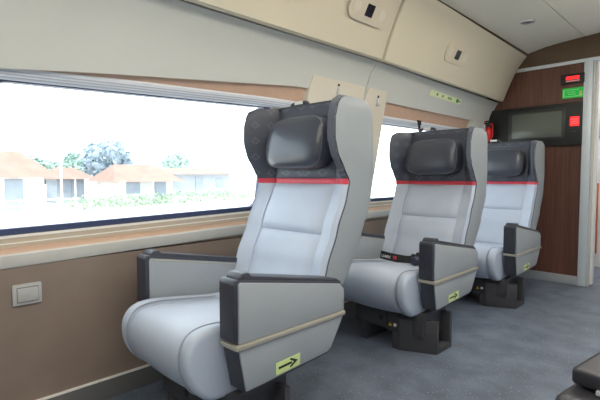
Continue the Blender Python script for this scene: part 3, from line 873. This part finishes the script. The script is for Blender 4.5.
def foliage(bm, c, rad, n, leaf):
    for _ in range(n):
        while True:
            p = Vector((random.uniform(-1, 1), random.uniform(-1, 1), random.uniform(-1, 1)))
            if .35 < p.length < 1: break
        p = Vector((c[0]+p.x*rad[0], c[1]+p.y*rad[1], c[2]+p.z*rad[2]))
        a = Vector((random.gauss(0, 1), random.gauss(0, 1), random.gauss(0, 1))).normalized(); b = a.orthogonal().normalized()
        if random.random() < .5: b = a.cross(b)
        c2 = a.cross(b); s = leaf*random.uniform(.6, 1.2)
        q = [p + b*s, p + c2*s*.6, p - b*s, p - c2*s*.6]
        bm.faces.new([bm.verts.new(x) for x in q])
def tree(x, y, h, rad, m, lab, blobs=6):
    r = empty('tree', (x, y, GZ)); tag(r, lab, 'tree', 'trees behind the houses')
    bm = bmesh.new(); tube(bm, [(0, 0, 0), (.05, .1, h*.35), (0, 0, h*.7)], .16, 7); link('trunk', bm, M['bark'], r)
    bm = bmesh.new()
    for k in range(blobs):
        a = random.uniform(0, 6.28); q = random.uniform(.1, .55)*rad
        zc_ = h - rad*.6 - random.random()*h*.42
        foliage(bm, (q*math.cos(a), q*math.sin(a), zc_), (rad*.6, rad*.6, rad*.5), 520, .26)
        b2 = bmesh.new(); bmesh.ops.create_icosphere(b2, subdivisions=3, radius=1)
        for v in b2.verts: v.co = Vector((q*math.cos(a), q*math.sin(a), zc_)) + Vector((v.co.x*rad*.5, v.co.y*rad*.5, v.co.z*rad*.42))*random.uniform(.85, 1.1)
        join(bm, b2)
    link('crown', bm, m, r, smooth=0, recalc=False)
    return r
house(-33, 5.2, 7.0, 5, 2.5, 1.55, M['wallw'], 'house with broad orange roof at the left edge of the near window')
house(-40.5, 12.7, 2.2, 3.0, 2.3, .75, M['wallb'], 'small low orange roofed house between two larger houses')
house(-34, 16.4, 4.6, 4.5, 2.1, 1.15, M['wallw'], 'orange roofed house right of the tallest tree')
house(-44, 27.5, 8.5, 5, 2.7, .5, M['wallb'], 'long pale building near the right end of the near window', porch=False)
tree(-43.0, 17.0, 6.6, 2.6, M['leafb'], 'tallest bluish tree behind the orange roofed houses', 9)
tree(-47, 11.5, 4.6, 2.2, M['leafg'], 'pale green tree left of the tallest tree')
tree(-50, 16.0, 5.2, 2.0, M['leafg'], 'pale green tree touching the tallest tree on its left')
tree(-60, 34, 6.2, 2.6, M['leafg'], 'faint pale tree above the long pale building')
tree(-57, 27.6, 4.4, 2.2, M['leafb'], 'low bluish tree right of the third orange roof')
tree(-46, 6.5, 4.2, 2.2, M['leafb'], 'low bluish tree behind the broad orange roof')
bm = bmesh.new(); 
for k in range(34):
    y = 9.5 + k*.55; foliage(bm, (-31 - .12*k, y, .45), (.55, .5, .55), 70, .12)
hd = link('hedge', bm, M['hedge'], smooth=0, recalc=False); hd.location = (0, 0, GZ); tag(hd, 'long pale green hedge in front of the houses', 'hedge', kind='stuff')
r = empty('fence', (-29.5, 5.5, GZ)); tag(r, 'low pale fence before the broad roofed house', 'fence')
for k in range(9): link('fence_post', boxm(-.05, .05, -4+k*1.0-.05, -4+k*1.0+.05, 0, 1.0, bv=.01), M['wallw'], r, smooth=0)
bm = bmesh.new()
for z in (.3, .6, .9): box(bm, -.03, .03, -4.2, 4.2, z-.04, z+.04)
link('fence_rail', bm, M['wallw'], r, smooth=0)
bm = bmesh.new(); lathe(bm, [(.09, 0), (.06, 4.6), (.0001, 4.62)], 10); o = link('utility_pole', bm, M['wallw']); o.location = (-32.5, 9.6, GZ); tag(o, 'thin pale utility pole beside the broad roofed house', 'pole')

# ------------------------------------------------------------------ light
w = bpy.data.worlds.new('World'); S.world = w; w.use_nodes = True
bg = w.node_tree.nodes['Background']; bg.inputs['Color'].default_value = (.80, .90, 1.0, 1); bg.inputs['Strength'].default_value = 3.0
sd = bpy.data.lights.new('sun', 'SUN'); sd.energy = 3.0; sd.angle = .05; sd.color = (1, .96, .9)
so = bpy.data.objects.new('sun', sd); C.objects.link(so); so.rotation_euler = Vector((-.5, .15, -1.0)).to_track_quat('-Z', 'Y').to_euler()
for x in (-.66, -.1):
    ld = bpy.data.lights.new('strip_lamp', 'AREA'); ld.shape = 'RECTANGLE'; ld.size = .11; ld.size_y = 5.1; ld.energy = 13; ld.color = (1, .97, .92)
    lo = bpy.data.objects.new('strip_lamp', ld); C.objects.link(lo); lo.location = (x, 1.2, 2.28)
ld = bpy.data.lights.new('vestibule_fill', 'AREA'); ld.size = .6; ld.energy = 14  # unseen fill light added to brighten the vestibule
lo = bpy.data.objects.new('vestibule_fill', ld); C.objects.link(lo); lo.location = (-.9, 5.4, 2.34)

# ------------------------------------------------------------------ camera
cd = bpy.data.cameras.new('camera'); cam = bpy.data.objects.new('photo_camera', cd); C.objects.link(cam)
F = 440.0
cd.sensor_fit = 'HORIZONTAL'; cd.sensor_width = 36; cd.lens = F / 600 * 36; cd.clip_start = .02; cd.clip_end = 600
def dr(px, py): return Vector(((px-300)/F, -(py-200)/F, -1)).normalized()
yv = dr(742, 174); xv = -dr(-140, 176); xv = (xv - yv*xv.dot(yv)).normalized(); zv = xv.cross(yv)
rot = Matrix((xv, yv, zv))      # world = rot @ camera
cam.matrix_world = Matrix.Translation((0, 0, 1.05)) @ rot.to_4x4()
S.camera = cam
S.view_settings.view_transform = 'Standard'; S.view_settings.look = 'None'; S.view_settings.gamma = 1; S.view_settings.exposure = 0.6
S.cycles.max_bounces = 12; S.cycles.diffuse_bounces = 6; S.cycles.sample_clamp_indirect = 8; S.cycles.use_denoising = True
